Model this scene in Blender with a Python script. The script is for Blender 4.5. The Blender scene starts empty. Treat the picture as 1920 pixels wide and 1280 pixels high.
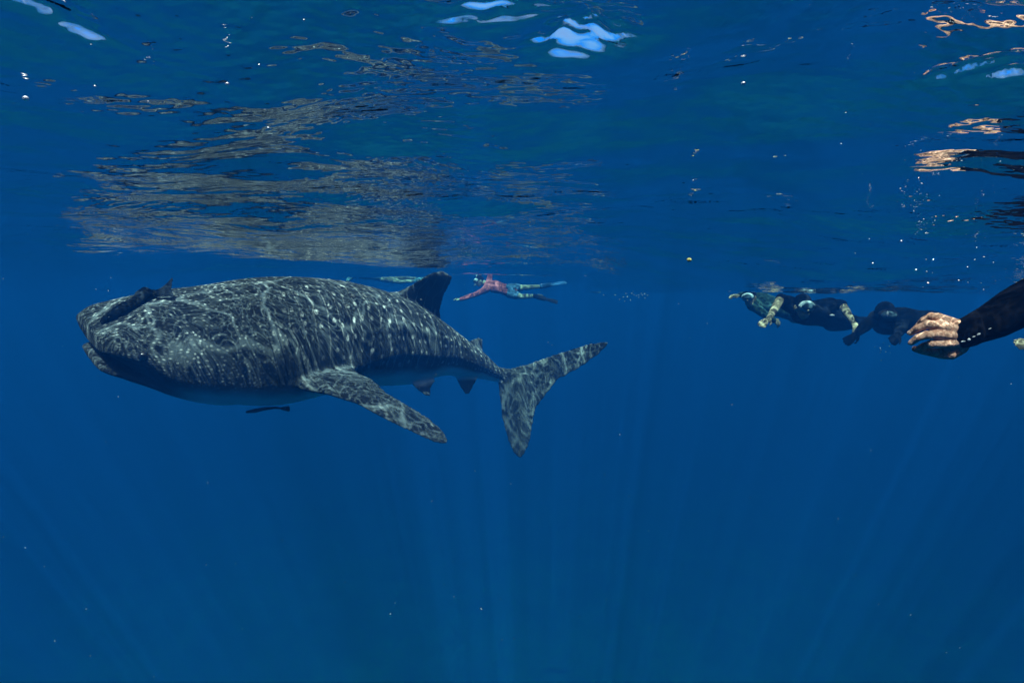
import bpy, bmesh, math, random
import numpy as np
from mathutils import Vector, Matrix
from mathutils.bvhtree import BVHTree

C = bpy.context.scene.collection
SC = bpy.context.scene

# ------------------------------------------------------------------ camera
F = 1067.0                       # focal length in pixels of the 1920 px wide frame
PITCH = math.radians(4.4)
CAM = Vector((0.0, 0.0, -0.25))
cam_d = bpy.data.cameras.new('camera')
cam_d.sensor_width = 36.0
cam_d.lens = 36.0 * F / 1920.0
cam_d.clip_start = 0.02
cam_d.clip_end = 1000.0
cam = bpy.data.objects.new('camera', cam_d)
C.objects.link(cam)
cam.location = CAM
cam.rotation_euler = (math.radians(90) - PITCH, 0, 0)
SC.camera = cam
FWD = Vector((0, math.cos(PITCH), -math.sin(PITCH)))
UP = Vector((0, math.sin(PITCH), math.cos(PITCH)))
RGT = Vector((1, 0, 0))


def P(px, py, d):
    """a place seen at a pixel of the photograph, d metres ahead"""
    return CAM + RGT * ((px - 960.0) / F * d) + UP * ((640.0 - py) / F * d) + FWD * d


# ------------------------------------------------------------------ sky, sun, exposure
SUN_EL, SUN_AZ = math.radians(61), math.radians(3)
w = bpy.data.worlds.new('World')
SC.world = w
w.use_nodes = True
nt = w.node_tree
nt.nodes.clear()
wo = nt.nodes.new('ShaderNodeOutputWorld')
bg = nt.nodes.new('ShaderNodeBackground')
sky = nt.nodes.new('ShaderNodeTexSky')
sky.sky_type = 'NISHITA'
sky.sun_disc = False
sky.sun_elevation = SUN_EL
sky.sun_rotation = math.radians(180) - SUN_AZ
nt.links.new(sky.outputs[0], bg.inputs[0])
bg.inputs[1].default_value = 0.06
sky.air_density = 0.5
sky.dust_density = 7.0
sky.ozone_density = 0.5
nt.links.new(bg.outputs[0], wo.inputs[0])

sun_d = bpy.data.lights.new('sun', 'SUN')
sun_d.energy = 5.0
sun_d.angle = math.radians(0.5)
sun_d.cycles.use_multiple_importance_sampling = False
sun_d.color = (1.0, 0.98, 0.94)
sun = bpy.data.objects.new('sun', sun_d)
C.objects.link(sun)
# the sun stands behind the camera, high; light travels forwards and down
ldir = Vector((math.sin(SUN_AZ) * math.cos(SUN_EL), math.cos(SUN_AZ) * math.cos(SUN_EL), -math.sin(SUN_EL)))
sun.rotation_euler = ldir.to_track_quat('-Z', 'Y').to_euler()

SC.view_settings.view_transform = 'Standard'
SC.view_settings.look = 'None'
SC.view_settings.gamma = 1.0
SC.view_settings.use_curve_mapping = False
SC.view_settings.exposure = 2.55
cy = SC.cycles
cy.max_bounces = 8
cy.diffuse_bounces = 2
cy.glossy_bounces = 4
cy.transmission_bounces = 4
cy.volume_bounces = 0
cy.transparent_max_bounces = 12
cy.caustics_reflective = False
cy.caustics_refractive = False
cy.sample_clamp_indirect = 4.0
cy.use_denoising = True
cy.use_adaptive_sampling = False


# ------------------------------------------------------------------ helpers
class Nodes:
    def __init__(self, name):
        self.m = bpy.data.materials.new(name)
        self.m.use_nodes = True
        self.t = self.m.node_tree
        self.t.nodes.clear()
        self.out = self.t.nodes.new('ShaderNodeOutputMaterial')

    def n(self, typ, ins=None, **props):
        x = self.t.nodes.new(typ)
        for k, v in props.items():
            setattr(x, k, v)
        for k, v in (ins or {}).items():
            self.set(x, k, v)
        return x

    def set(self, x, k, v):
        s = x.inputs[k]
        if isinstance(v, bpy.types.NodeSocket):
            self.t.links.new(v, s)
        elif isinstance(v, bpy.types.Node):
            self.t.links.new(v.outputs[0], s)
        else:
            s.default_value = v

    def math(self, op, a, b=0.0, c=0.0, clamp=False):
        x = self.n('ShaderNodeMath', {0: a, 1: b, 2: c}, operation=op)
        x.use_clamp = clamp
        return x.outputs[0]

    def step(self, v, lo, hi, a=0.0, b=1.0):
        x = self.n('ShaderNodeMapRange', {'Value': v, 'From Min': lo, 'From Max': hi, 'To Min': a, 'To Max': b},
                   interpolation_type='SMOOTHSTEP')
        return x.outputs[0]

    def vmath(self, op, a, b=(0, 0, 0), scale=None):
        x = self.n('ShaderNodeVectorMath', {0: a, 1: b}, operation=op)
        if scale is not None:
            self.set(x, 'Scale', scale)
        return x.outputs[0]

    def noise(self, vec, scale, detail=2.0, rough=0.5, dims='3D', out=0):
        x = self.n('ShaderNodeTexNoise', {'Vector': vec, 'Scale': scale, 'Detail': detail, 'Roughness': rough})
        x.noise_dimensions = dims
        return x.outputs[out]

    def vor(self, vec, scale, feature='F1', rnd=1.0, dims='2D', out='Distance'):
        x = self.n('ShaderNodeTexVoronoi', {'Vector': vec, 'Scale': scale, 'Randomness': rnd})
        x.voronoi_dimensions = dims
        x.feature = feature
        return x.outputs[out]

    def mix(self, f, a, b):
        x = self.n('ShaderNodeMix', None, data_type='RGBA')
        self.set(x, 0, f)
        self.set(x, 6, a)
        self.set(x, 7, b)
        return x.outputs[2]

    def surf(self, s):
        self.t.links.new(s.outputs[0], self.out.inputs[0])
        return self.m

    def bsdf(self, col, rough=0.6, spec=0.4, normal=None, **kw):
        # wet skin, rubber and cloth under water have next to no mirror reflection: their index is close to the water's
        if spec < 0.55:
            b = self.n('ShaderNodeBsdfDiffuse', {'Color': col, 'Roughness': rough})
        else:
            b = self.n('ShaderNodeBsdfPrincipled', {'Base Color': col, 'Roughness': rough, 'Specular IOR Level': spec})
        if normal is not None:
            self.set(b, 'Normal', normal)
        return self.surf(b)


def rgba(r, g, b):
    return (r, g, b, 1.0)


def link_mesh(name, me, mat=None, parent=None):
    o = bpy.data.objects.new(name, me)
    C.objects.link(o)
    if mat:
        me.materials.clear()
        me.materials.append(mat)
    if parent:
        o.parent = parent
        o.matrix_parent_inverse = parent.matrix_basis.inverted()
    return o


def tag(o, label=None, cat=None, group=None, kind=None):
    if label:
        o['label'] = label
    if cat:
        o['category'] = cat
    if group:
        o['group'] = group
    if kind:
        o['kind'] = kind
    return o


def root(name, loc, label, cat, group=None):
    o = bpy.data.objects.new(name, None)
    o.empty_display_size = 0.2
    o.location = loc
    C.objects.link(o)
    return tag(o, label, cat, group)


def origin_to(o, loc):
    loc = Vector(loc)
    o.data.transform(Matrix.Translation(-loc))
    o.location = loc
    return o


def fuse(bm, voxel, smooth=2, name='m'):
    """one continuous skin over closed shapes that run into each other"""
    me = bpy.data.meshes.new(name + '_raw')
    bm.to_mesh(me)
    bm.free()
    o = bpy.data.objects.new('tmp', me)
    C.objects.link(o)
    r = o.modifiers.new('r', 'REMESH')
    r.mode = 'VOXEL'
    r.voxel_size = voxel
    if smooth:
        s = o.modifiers.new('s', 'SMOOTH')
        s.factor = 0.5
        s.iterations = smooth
    dg = bpy.context.evaluated_depsgraph_get()
    dg.update()
    out = bpy.data.meshes.new_from_object(o.evaluated_get(dg))
    bpy.data.objects.remove(o)
    bpy.data.meshes.remove(me)
    out.name = name
    out.shade_smooth()
    return out


def ring_loft(bm, rings, cap=True):
    """closed loft through rings of equal point counts"""
    vs = [[bm.verts.new(p) for p in r] for r in rings]
    n = len(rings[0])
    for a, b in zip(vs[:-1], vs[1:]):
        for i in range(n):
            j = (i + 1) % n
            bm.faces.new((a[i], a[j], b[j], b[i]))
    if cap:
        for r, flip in ((vs[0], True), (vs[-1], False)):
            c = bm.verts.new(sum((v.co for v in r), Vector()) / n)
            for i in range(n):
                j = (i + 1) % n
                bm.faces.new((r[j], r[i], c) if flip else (r[i], r[j], c))
    return vs


def tube(bm, pts, radii, n=14, flat=1.0, side=None):
    """round limb through points, domed ends; flat < 1 squeezes it across 'side'"""
    pts = [Vector(p) for p in pts]
    out_p, out_r = [], []
    for k in range(len(pts)):
        if k == 0:
            d = (pts[0] - pts[1]).normalized()
            for a in (85, 60, 30):
                t = math.radians(a)
                out_p.append(pts[0] + d * radii[0] * math.sin(t))
                out_r.append(radii[0] * math.cos(t))
        out_p.append(pts[k])
        out_r.append(radii[k])
        if k == len(pts) - 1:
            d = (pts[k] - pts[k - 1]).normalized()
            for a in (30, 60, 85):
                t = math.radians(a)
                out_p.append(pts[k] + d * radii[k] * math.sin(t))
                out_r.append(radii[k] * math.cos(t))
    rings = []
    ref = Vector(side) if side is not None else None
    for k, (p, r) in enumerate(zip(out_p, out_r)):
        a = out_p[max(k - 1, 0)]
        b = out_p[min(k + 1, len(out_p) - 1)]
        t = (b - a).normalized()
        if ref is None:
            ref = Vector((0, 0, 1)) if abs(t.z) < 0.8 else Vector((1, 0, 0))
        u = (ref - t * ref.dot(t)).normalized()
        v = t.cross(u)
        ref = u
        rings.append([p + u * (math.cos(2 * math.pi * i / n) * r * flat) + v * (math.sin(2 * math.pi * i / n) * r)
                      for i in range(n)])
    ring_loft(bm, rings)


def ball(bm, c, r, rot=None, seg=16):
    """ellipsoid, r = three half axes"""
    m = Matrix.Translation(c)
    if rot is not None:
        m = m @ rot.to_4x4()
    m = m @ Matrix.Diagonal((r[0], r[1], r[2], 1.0))
    bmesh.ops.create_uvsphere(bm, u_segments=seg, v_segments=max(8, seg // 2), radius=1.0, matrix=m)


def blade(bm, sections, n=14):
    """a fin: sections = (leading point, trailing point, thickness); flat side found from the neighbours"""
    rings = []
    secs = [(Vector(a), Vector(b), t) for a, b, t in sections]
    for k, (a, b, t) in enumerate(secs):
        a0, b0, _ = secs[max(k - 1, 0)]
        a1, b1, _ = secs[min(k + 1, len(secs) - 1)]
        span = ((a1 + b1) - (a0 + b0)).normalized()
        ch = b - a
        nrm = ch.cross(span).normalized()
        ring = []
        for i in range(n):
            th = 2 * math.pi * i / n
            x = (1 - math.cos(th)) * 0.5
            prof = math.sin(th) * (0.62 + 0.38 * math.cos(th * 0.5) ** 2 if th < math.pi else
                                   0.62 + 0.38 * math.cos((2 * math.pi - th) * 0.5) ** 2)
            ring.append(a + ch * x + nrm * (prof * t * 0.5))
        rings.append(ring)
    ring_loft(bm, rings)


# ------------------------------------------------------------------ the water's surface
def sstep(v, a, b):
    t = np.clip((v - a) / (b - a), 0, 1)
    return t * t * (3 - 2 * t)


rng = np.random.default_rng(11)
WAVES = []
for lam, amp, cnt in ((5.0, 0.016, 3), (2.2, 0.013, 5), (1.0, 0.0055, 7), (0.5, 0.0028, 9), (0.26, 0.0012, 10)):
    for _ in range(cnt):
        a = rng.normal(1.45, 0.75)
        WAVES.append((2 * math.pi / lam * rng.uniform(0.8, 1.25), a, rng.uniform(0, 6.28), amp * rng.uniform(0.6, 1.2)))


def sea(x, y):
    """height of the rippled surface in metres (numpy)"""
    x = np.asarray(x, float)
    y = np.asarray(y, float)
    z = -0.20 * sstep(x, 0.3, 1.6) * np.exp(-((y - 4.5) / np.where(y > 4.5, 13.0, 4.0)) ** 2)
    z = z + 0.32 * np.exp(-((y - 13.0) / 4.5) ** 2) * np.exp(-((x - 0.2) / 7.0) ** 2)
    fade = 1.0 / (1.0 + (np.hypot(x, y) / 25.0) ** 2)
    for k, a, ph, amp in WAVES:
        f2 = fade if k < 8 else fade * np.exp(-(np.hypot(x, y - 2) / 9.0) ** 2)
        z = z + amp * f2 * np.sin(k * (x * math.cos(a) + y * math.sin(a)) + ph)
    return z


PACKETS = []


def sea_hit(px, py):
    """where a line of sight meets the undisturbed swell"""
    d = (P(px, py, 1.0) - CAM).normalized()
    t = 0.3
    for _ in range(60):
        q = CAM + d * t
        t += 0.6 * (float(sea(q.x, q.y)) - q.z) / max(d.z, 0.02)
    return CAM + d * t, d


def packet(px, py, sx, sy, k=1.0, turn=0.0):
    """a steep little wave crest; its far slope opens a hole to the sky"""
    q, d = sea_hit(px, py)
    el = math.asin(d.z)
    slope = math.tan(max(math.radians(41.4) - el, 0.02))
    dirv = Vector((d.x, d.y)).normalized()
    sig = sy
    amp = k * slope * sig / 0.607
    c = Vector((q.x, q.y)) - dirv * sig
    PACKETS.append((c.x, c.y, math.atan2(dirv.y, dirv.x) + turn, sx, sig, amp))


def ripple_packets(x, y):
    z = 0.0
    for cx_, cy_, a, sx, sy, amp in PACKETS:
        u = (x - cx_) * math.cos(a) + (y - cy_) * math.sin(a)
        v = -(x - cx_) * math.sin(a) + (y - cy_) * math.cos(a)
        rip = 1 + 0.13 * np.sin(u * 2 * math.pi / 0.021 + 9 * v) + 0.16 * np.sin(v * 2 * math.pi / 0.034 - 22 * u + 1) + 0.07 * np.sin(u * 2 * math.pi / 0.013 - 60 * v)
        z = z + amp * rip * np.exp(-0.5 * (u / sy) ** 2 - 0.5 * (v / sx) ** 2)
    return z


packet(1116, 84, 0.030, 0.026, 1.04, -0.2)
packet(1060, 105, 0.030, 0.024, 0.92, 0.3)
packet(950, 42, 0.055, 0.026, 0.77)
packet(168, 68, 0.022, 0.008, 0.91, 0.25)
packet(1830, 132, 0.040, 0.009, 1.0, -0.2)
packet(30, 2, 0.03, 0.012, 0.86)
packet(1895, 142, 0.03, 0.008, 0.98)


def grid_axis(lo, hi, fine_lo, fine_hi, step, grow=1.12):
    mid = list(np.arange(fine_lo, fine_hi, step))
    up, s, v = [], step, fine_hi
    while v < hi:
        up.append(v)
        s *= grow
        v += s
    up.append(hi)
    dn, s, v = [], step, fine_lo
    while True:
        s *= grow
        v -= s
        if v <= lo:
            dn.append(lo)
            break
        dn.append(v)
    return np.array(dn[::-1] + mid + up)


BOX = 140.0
gx = grid_axis(-BOX, BOX, -0.8, 0.8, 0.005, 1.02)
gy = grid_axis(-BOX, BOX, 0.35, 1.0, 0.004, 1.02)
X, Y = np.meshgrid(gx, gy)
Z = sea(X, Y) + ripple_packets(X, Y)
edge = np.maximum(np.abs(X), np.abs(Y)) > BOX - 1
Z[edge] = 0
co = np.stack([X, Y, Z], -1).reshape(-1, 3)
nx, ny = len(gx), len(gy)
idx = np.arange(nx * ny).reshape(ny, nx)
quads = np.stack([idx[:-1, :-1], idx[:-1, 1:], idx[1:, 1:], idx[1:, :-1]], -1).reshape(-1, 4)
me = bpy.data.meshes.new('water_surface')
me.vertices.add(len(co))
me.vertices.foreach_set('co', co.ravel())
me.loops.add(quads.size)
me.loops.foreach_set('vertex_index', quads.ravel())
me.polygons.add(len(quads))
me.polygons.foreach_set('loop_start', np.arange(0, quads.size, 4))
me.update(calc_edges=True)
me.shade_smooth()


HAND_LIGHT = P(1750, 625, 1.5) - ldir * 0.24  # centre of the painted bright spot, up the sun's path from the hand


def water_material():
    N = Nodes('rippled_water_surface')
    geo = N.n('ShaderNodeTexCoord').outputs['Object']
    # small wind ripples, as relief
    st = N.vmath('MULTIPLY', geo, (0.75, 1.0, 0.0))
    warp = N.noise(geo, 2.0, 1.0, dims='2D', out=1)
    stw = N.vmath('ADD', st, N.vmath('SCALE', N.vmath('SUBTRACT', warp, (0.5, 0.5, 0.5)), scale=0.12))
    patch = N.step(N.noise(geo, 1.3, 1.0, dims='2D'), 0.35, 0.7, 0.35, 1.0)
    h1 = N.math('MULTIPLY', N.noise(stw, 9.0, 1.0, dims='2D'), 0.013)
    h2 = N.math('MULTIPLY', N.math('MULTIPLY', N.noise(stw, 40.0, 1.0, dims='2D'), 0.0046), patch)
    off = N.vmath('MULTIPLY', N.vmath('SUBTRACT', geo, (1.0, 0.75, 0.0)), (1, 1, 0))
    lee = N.n('ShaderNodeVectorMath', {0: off}, operation='LENGTH').outputs['Value']
    hh = N.math('MULTIPLY', N.math('ADD', h1, h2), N.step(lee, 0.25, 0.95, 0.55, 1.0))
    bump = N.n('ShaderNodeBump', {'Height': hh, 'Strength': 1.0, 'Distance': 1.0}).outputs[0]
    # painted transmission net, a stand-in for sunlight focused by the wavelets
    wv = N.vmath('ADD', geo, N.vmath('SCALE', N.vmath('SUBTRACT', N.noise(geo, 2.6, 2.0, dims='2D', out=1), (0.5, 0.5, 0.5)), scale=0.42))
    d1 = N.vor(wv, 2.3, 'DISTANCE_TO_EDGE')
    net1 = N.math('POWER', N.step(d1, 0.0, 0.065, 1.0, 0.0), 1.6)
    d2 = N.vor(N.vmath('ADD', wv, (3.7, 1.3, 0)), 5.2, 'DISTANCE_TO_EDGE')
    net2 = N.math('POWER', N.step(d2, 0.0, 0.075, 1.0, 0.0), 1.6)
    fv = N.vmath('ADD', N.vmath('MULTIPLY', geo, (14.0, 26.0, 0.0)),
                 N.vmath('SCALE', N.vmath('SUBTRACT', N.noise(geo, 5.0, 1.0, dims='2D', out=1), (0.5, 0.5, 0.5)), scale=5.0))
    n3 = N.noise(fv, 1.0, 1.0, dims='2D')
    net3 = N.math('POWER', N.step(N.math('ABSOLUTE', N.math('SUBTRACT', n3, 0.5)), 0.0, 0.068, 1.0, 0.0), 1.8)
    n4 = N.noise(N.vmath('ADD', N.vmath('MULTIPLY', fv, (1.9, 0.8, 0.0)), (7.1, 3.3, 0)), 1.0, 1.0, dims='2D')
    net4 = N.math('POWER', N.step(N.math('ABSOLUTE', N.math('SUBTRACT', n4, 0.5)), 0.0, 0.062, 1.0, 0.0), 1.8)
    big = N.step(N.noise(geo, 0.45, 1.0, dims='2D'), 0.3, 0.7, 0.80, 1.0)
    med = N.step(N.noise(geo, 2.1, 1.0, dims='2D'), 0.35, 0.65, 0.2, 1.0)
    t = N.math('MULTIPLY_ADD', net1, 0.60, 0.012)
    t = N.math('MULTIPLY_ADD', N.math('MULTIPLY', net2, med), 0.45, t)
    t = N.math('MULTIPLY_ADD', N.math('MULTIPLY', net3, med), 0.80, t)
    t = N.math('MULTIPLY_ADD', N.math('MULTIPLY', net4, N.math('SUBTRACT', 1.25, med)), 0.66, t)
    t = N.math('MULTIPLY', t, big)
    # a brighter spot painted into the transmission, added to light the diver's hand
    away = N.vmath('SUBTRACT', geo, (HAND_LIGHT.x, HAND_LIGHT.y, 0.0))
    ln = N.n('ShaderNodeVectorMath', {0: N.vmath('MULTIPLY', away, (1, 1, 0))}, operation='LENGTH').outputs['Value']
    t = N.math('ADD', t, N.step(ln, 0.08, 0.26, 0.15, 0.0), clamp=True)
    fres = N.n('ShaderNodeFresnel', {'IOR': 1.333, 'Normal': bump}).outputs[0]
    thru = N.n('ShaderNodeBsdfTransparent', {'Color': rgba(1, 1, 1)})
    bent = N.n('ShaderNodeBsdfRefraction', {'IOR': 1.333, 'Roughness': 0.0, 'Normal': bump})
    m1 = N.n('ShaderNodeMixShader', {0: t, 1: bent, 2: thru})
    mirror = N.n('ShaderNodeBsdfGlossy', {'Roughness': 0.0, 'Normal': bump, 'Color': rgba(1, 1, 1)})
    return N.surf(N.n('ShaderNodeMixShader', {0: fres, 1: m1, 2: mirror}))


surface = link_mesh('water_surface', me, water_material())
tag(surface, 'rippled underside of the sea surface mirroring the shark and swimmers', kind='structure')

# ------------------------------------------------------------------ sea bed far below
N = Nodes('pale_sand')
g = N.n('ShaderNodeTexCoord').outputs['Object']
N.bsdf(N.mix(N.step(N.noise(g, 0.25, 3.0), 0.35, 0.65), rgba(0.42, 0.40, 0.32), rgba(0.30, 0.30, 0.25)), 0.9, 0.1)
bm = bmesh.new()
bmesh.ops.create_grid(bm, x_segments=90, y_segments=90, size=BOX - 2)
for v in bm.verts:
    v.co.z = -26.0 + 0.5 * math.sin(v.co.x * 0.11 + 1) * math.sin(v.co.y * 0.09) + random.uniform(-0.05, 0.05)
me = bpy.data.meshes.new('sea_bed')
bm.to_mesh(me)
bm.free()
me.shade_smooth()
tag(link_mesh('sea_bed', me, N.m), 'pale sandy sea bed far below, lost in blue', kind='structure')

# ------------------------------------------------------------------ the blue of the water
N = Nodes('blue_water_haze')
vol = N.n('ShaderNodeVolumePrincipled', {'Color': rgba(0.002, 0.046, 0.212), 'Density': 0.108, 'Anisotropy': -0.12,
                                         'Absorption Color': rgba(0, 0.31, 0.34)})
N.t.links.new(vol.outputs[0], N.out.inputs['Volume'])
bm = bmesh.new()
bmesh.ops.create_cube(bm, size=1.0, matrix=Matrix.Translation((0, 0, (1.6 - 28.0) / 2)) @ Matrix.Diagonal((2 * BOX + 4, 2 * BOX + 4, 29.6, 1)))
me = bpy.data.meshes.new('haze')
bm.to_mesh(me)
bm.free()
tag(link_mesh('haze', me, N.m), 'blue sea water fading far things', kind='stuff')

# ------------------------------------------------------------------ whale shark
SH = [  # station, axis height relative to the camera's level, half height, half width
    (0.000, -0.215, 0.055, 0.310), (0.012, -0.210, 0.098, 0.385), (0.035, -0.232, 0.182, 0.440), (0.065, -0.272, 0.282, 0.485),
    (0.12, -0.305, 0.365, 0.515), (0.21, -0.315, 0.455, 0.530), (0.30, -0.300, 0.450, 0.500), (0.40, -0.326, 0.425, 0.440),
    (0.50, -0.412, 0.375, 0.360), (0.58, -0.490, 0.262, 0.270), (0.64, -0.595, 0.200, 0.200), (0.70, -0.705, 0.145, 0.145),
    (0.75, -0.815, 0.088, 0.105), (0.80, -0.895, 0.060, 0.075), (0.84, -0.945, 0.035, 0.045)]
ROLL = math.radians(17)
LEN = 4.7
sk = np.array([r[0] for r in SH])


def cubic(xk, yk, x):
    """smooth monotone-ish interpolation (Catmull-Rom on uneven knots)"""
    m = np.gradient(yk, xk)
    i = np.clip(np.searchsorted(xk, x) - 1, 0, len(xk) - 2)
    h = xk[i + 1] - xk[i]
    t = (x - xk[i]) / h
    return ((2 * t**3 - 3 * t**2 + 1) * yk[i] + (t**3 - 2 * t**2 + t) * h * m[i]
            + (-2 * t**3 + 3 * t**2) * yk[i + 1] + (t**3 - t**2) * h * m[i + 1])


def spine(s):
    zx = float(cubic(sk, np.array([r[1] for r in SH]), s))
    ahead = 0.065 * max(0.0, 1 - s / 0.14) ** 1.5            # the blunt snout reaches a little further
    return Vector((-2.49 + 2.46 * s / 0.8 - 0.653 * ahead, 3.45 + 2.85 * s / 0.8 - 0.757 * ahead, CAM.z + zx))


S_ALL = np.concatenate([np.linspace(0, 0.07, 15), np.linspace(0.075, 0.84, 90)])
hA = cubic(sk, np.array([r[2] for r in SH]), S_ALL)
hB = cubic(sk, np.array([r[3] for r in SH]), S_ALL)
SPN = np.array([spine(s) for s in S_ALL])
DIRH = Vector((2.46, 2.85, 0)).normalized()
SIDE = Vector((-DIRH.y, DIRH.x, 0))              # away from the camera
# roll towards the camera: the near side dips
SIDE_R = SIDE * math.cos(ROLL) + Vector((0, 0, 1)) * math.sin(ROLL)
UP_R = Vector((0, 0, 1)) * math.cos(ROLL) - SIDE * math.sin(ROLL)


def shark_ring(c, a, b, n=56, s=0.5, ridge=True, p=2.25):
    drop = 0.30 * float(sstep(np.array(s), 0.008, 0.06) * (1 - sstep(np.array(s), 0.22, 0.45))) if ridge else 0.0
    low = 1.9 + (p - 1.9) * float(sstep(np.array(s), 0.22, 0.42))
    out = []
    for i in range(n):
        th = 2 * math.pi * i / n
        cs, sn = math.cos(th), math.sin(th)
        q = p if sn >= 0 or not ridge else low
        x = math.copysign(abs(cs) ** (2 / q), cs) * b
        z = math.copysign(abs(sn) ** (2 / q), sn) * a * (1 + drop if sn >= 0 else 1 - drop) - drop * a
        k = 1.0
        if ridge:
            amp = 0.018 * float(sstep(np.array(s), 0.22, 0.36) * (1 - sstep(np.array(s), 0.72, 0.80)))
            for deg in (2, 28, 54, 178, 152, 126):
                dd = (math.degrees(th) - deg + 180) % 360 - 180
                k += amp * math.exp(-(dd / 4.5) ** 2) * 1.8
        out.append(c + SIDE_R * (x * k) + UP_R * (z * k))
    return out


bm = bmesh.new()
ring_loft(bm, [shark_ring(Vector(c), a, b, s=s) for c, a, b, s in zip(SPN, hA, hB, S_ALL)])
# lower jaw, dropped a little open
JW = np.array([(0.000, -0.143, 0.024, 0.20), (0.006, -0.151, 0.034, 0.25), (0.020, -0.168, 0.048, 0.285), (0.045, -0.184, 0.072, 0.315),
               (0.075, -0.190, 0.118, 0.36), (0.12, -0.170, 0.20, 0.42), (0.18, -0.10, 0.29, 0.42)])
jaw = []
for s in np.concatenate([np.linspace(0, 0.02, 6), np.linspace(0.028, 0.18, 14)]):
    dz, a, b = (float(cubic(JW[:, 0], JW[:, k], s)) for k in (1, 2, 3))
    jaw.append(shark_ring(spine(s) + Vector((0, 0, dz)), a, b, ridge=False, p=2.3))
ring_loft(bm, jaw)
# pectoral fin on the near side
blade(bm, [(P(545, 712, 4.05), P(665, 690, 4.30), 0.16), (P(562, 728, 3.86), P(672, 700, 4.16), 0.12),
           (P(612, 738, 3.80), P(700, 712, 4.08), 0.085), (P(668, 756, 3.78), P(724, 735, 4.02), 0.065),
           (P(722, 786, 3.78), P(762, 757, 3.98), 0.052), (P(775, 812, 3.80), P(806, 783, 3.95), 0.042),
           (P(815, 830, 3.82), P(832, 808, 3.93), 0.034), (P(836, 833, 3.85), P(842, 826, 3.89), 0.022)])
# the other pectoral fin, beyond the body
m0 = spine(0.235) + SIDE_R * 0.42 - UP_R * 0.12
blade(bm, [(m0 - DIRH * 0.20, m0 + DIRH * 0.24, 0.14),
           (m0 + SIDE * 0.35 + DIRH * 0.02 - Vector((0, 0, 0.10)), m0 + SIDE * 0.30 + DIRH * 0.36 - Vector((0, 0, 0.06)), 0.07),
           (m0 + SIDE * 0.66 + DIRH * 0.30 - Vector((0, 0, 0.26)), m0 + SIDE * 0.58 + DIRH * 0.52 - Vector((0, 0, 0.2)), 0.045),
           (m0 + SIDE * 0.86 + DIRH * 0.56 - Vector((0, 0, 0.4)), m0 + SIDE * 0.84 + DIRH * 0.60 - Vector((0, 0, 0.38)), 0.025)])
# first dorsal fin
blade(bm, [(P(690, 590, 4.93), P(818, 622, 5.40), 0.15), (P(712, 550, 4.97), P(822, 598, 5.42), 0.11),
           (P(748, 545, 5.06), P(825, 590, 5.41), 0.075), (P(772, 533, 5.08), P(829, 567, 5.34), 0.06),
           (P(795, 518, 5.03), P(837, 546, 5.26), 0.048), (P(812, 510, 5.05), P(846, 530, 5.23), 0.042),
           (P(828, 507, 5.10), P(849, 518, 5.21), 0.034)])
blade(bm, [(P(795, 583, 5.25), P(822, 575, 5.42), 0.05), (P(812, 592, 5.36), P(827, 590, 5.44), 0.035),
           (P(820, 597, 5.42), P(828, 598, 5.46), 0.025)])
# second dorsal fin
blade(bm, [(P(866, 668, 5.75), P(905, 692, 5.95), 0.07), (P(874, 645, 5.78), P(908, 672, 5.97), 0.05),
           (P(884, 636, 5.84), P(905, 655, 5.96), 0.036), (P(897, 632, 5.90), P(905, 635, 5.95), 0.024)])
# pelvic and anal fins
blade(bm, [(P(765, 712, 5.02), P(818, 712, 5.28), 0.06), (P(783, 730, 5.02), P(808, 728, 5.22), 0.04),
           (P(799, 741, 5.06), P(807, 743, 5.14), 0.025)])
blade(bm, [(P(850, 700, 5.65), P(898, 706, 5.85), 0.05), (P(862, 724, 5.68), P(889, 722, 5.84), 0.036),
           (P(872, 739, 5.72), P(880, 739, 5.78), 0.024)])
# tail fin, swung round towards the camera
blade(bm, [(P(925, 686, 6.10), P(958, 730, 6.25), 0.09), (P(955, 690, 6.25), P(985, 765, 6.35), 0.075),
           (P(990, 681, 6.34), P(1010, 760, 6.38), 0.058), (P(1048, 661, 6.40), P(1044, 714, 6.40), 0.048),
           (P(1100, 645, 6.42), P(1088, 690, 6.42), 0.04), (P(1128, 640, 6.43), P(1122, 665, 6.43), 0.032),
           (P(1141, 640, 6.44), P(1139, 647, 6.44), 0.024)])
blade(bm, [(P(930, 695, 6.10), P(1000, 702, 6.34), 0.09), (P(936, 740, 6.16), P(1008, 752, 6.36), 0.08),
           (P(941, 785, 6.20), P(1000, 795, 6.34), 0.06), (P(952, 825, 6.24), P(994, 828, 6.34), 0.045),
           (P(962, 848, 6.28), P(985, 850, 6.33), 0.034), (P(971, 857, 6.30), P(977, 858, 6.31), 0.024)])
shark_me = fuse(bm, 0.0135, 3, 'whale_shark')
# where along the body, how far round it, and how far towards the belly each point lies
V = np.empty(len(shark_me.vertices) * 3)
shark_me.vertices.foreach_get('co', V)
V = V.reshape(-1, 3)
seg_d = np.array(DIRH)
along = (V - SPN[0]) @ seg_d
s_v = np.clip(along / ((SPN[-1] - SPN[0]) @ seg_d) * 0.84, 0, 1.3)
cz = np.interp(s_v, S_ALL, SPN[:, 2])
cx = np.interp(s_v, S_ALL, SPN[:, 0])
cyy = np.interp(s_v, S_ALL, SPN[:, 1])
rel = V - np.stack([cx, cyy, cz], 1)
lat = rel @ np.array(SIDE_R)
ver = rel @ np.array(UP_R)
ang = np.arctan2(ver / np.maximum(np.interp(s_v, S_ALL, hA), 0.03), np.abs(lat) / np.maximum(np.interp(s_v, S_ALL, hB), 0.03))
rad_v = np.hypot(lat / np.maximum(np.interp(s_v, S_ALL, hB), 0.03), ver / np.maximum(np.interp(s_v, S_ALL, hA), 0.03))
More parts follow.
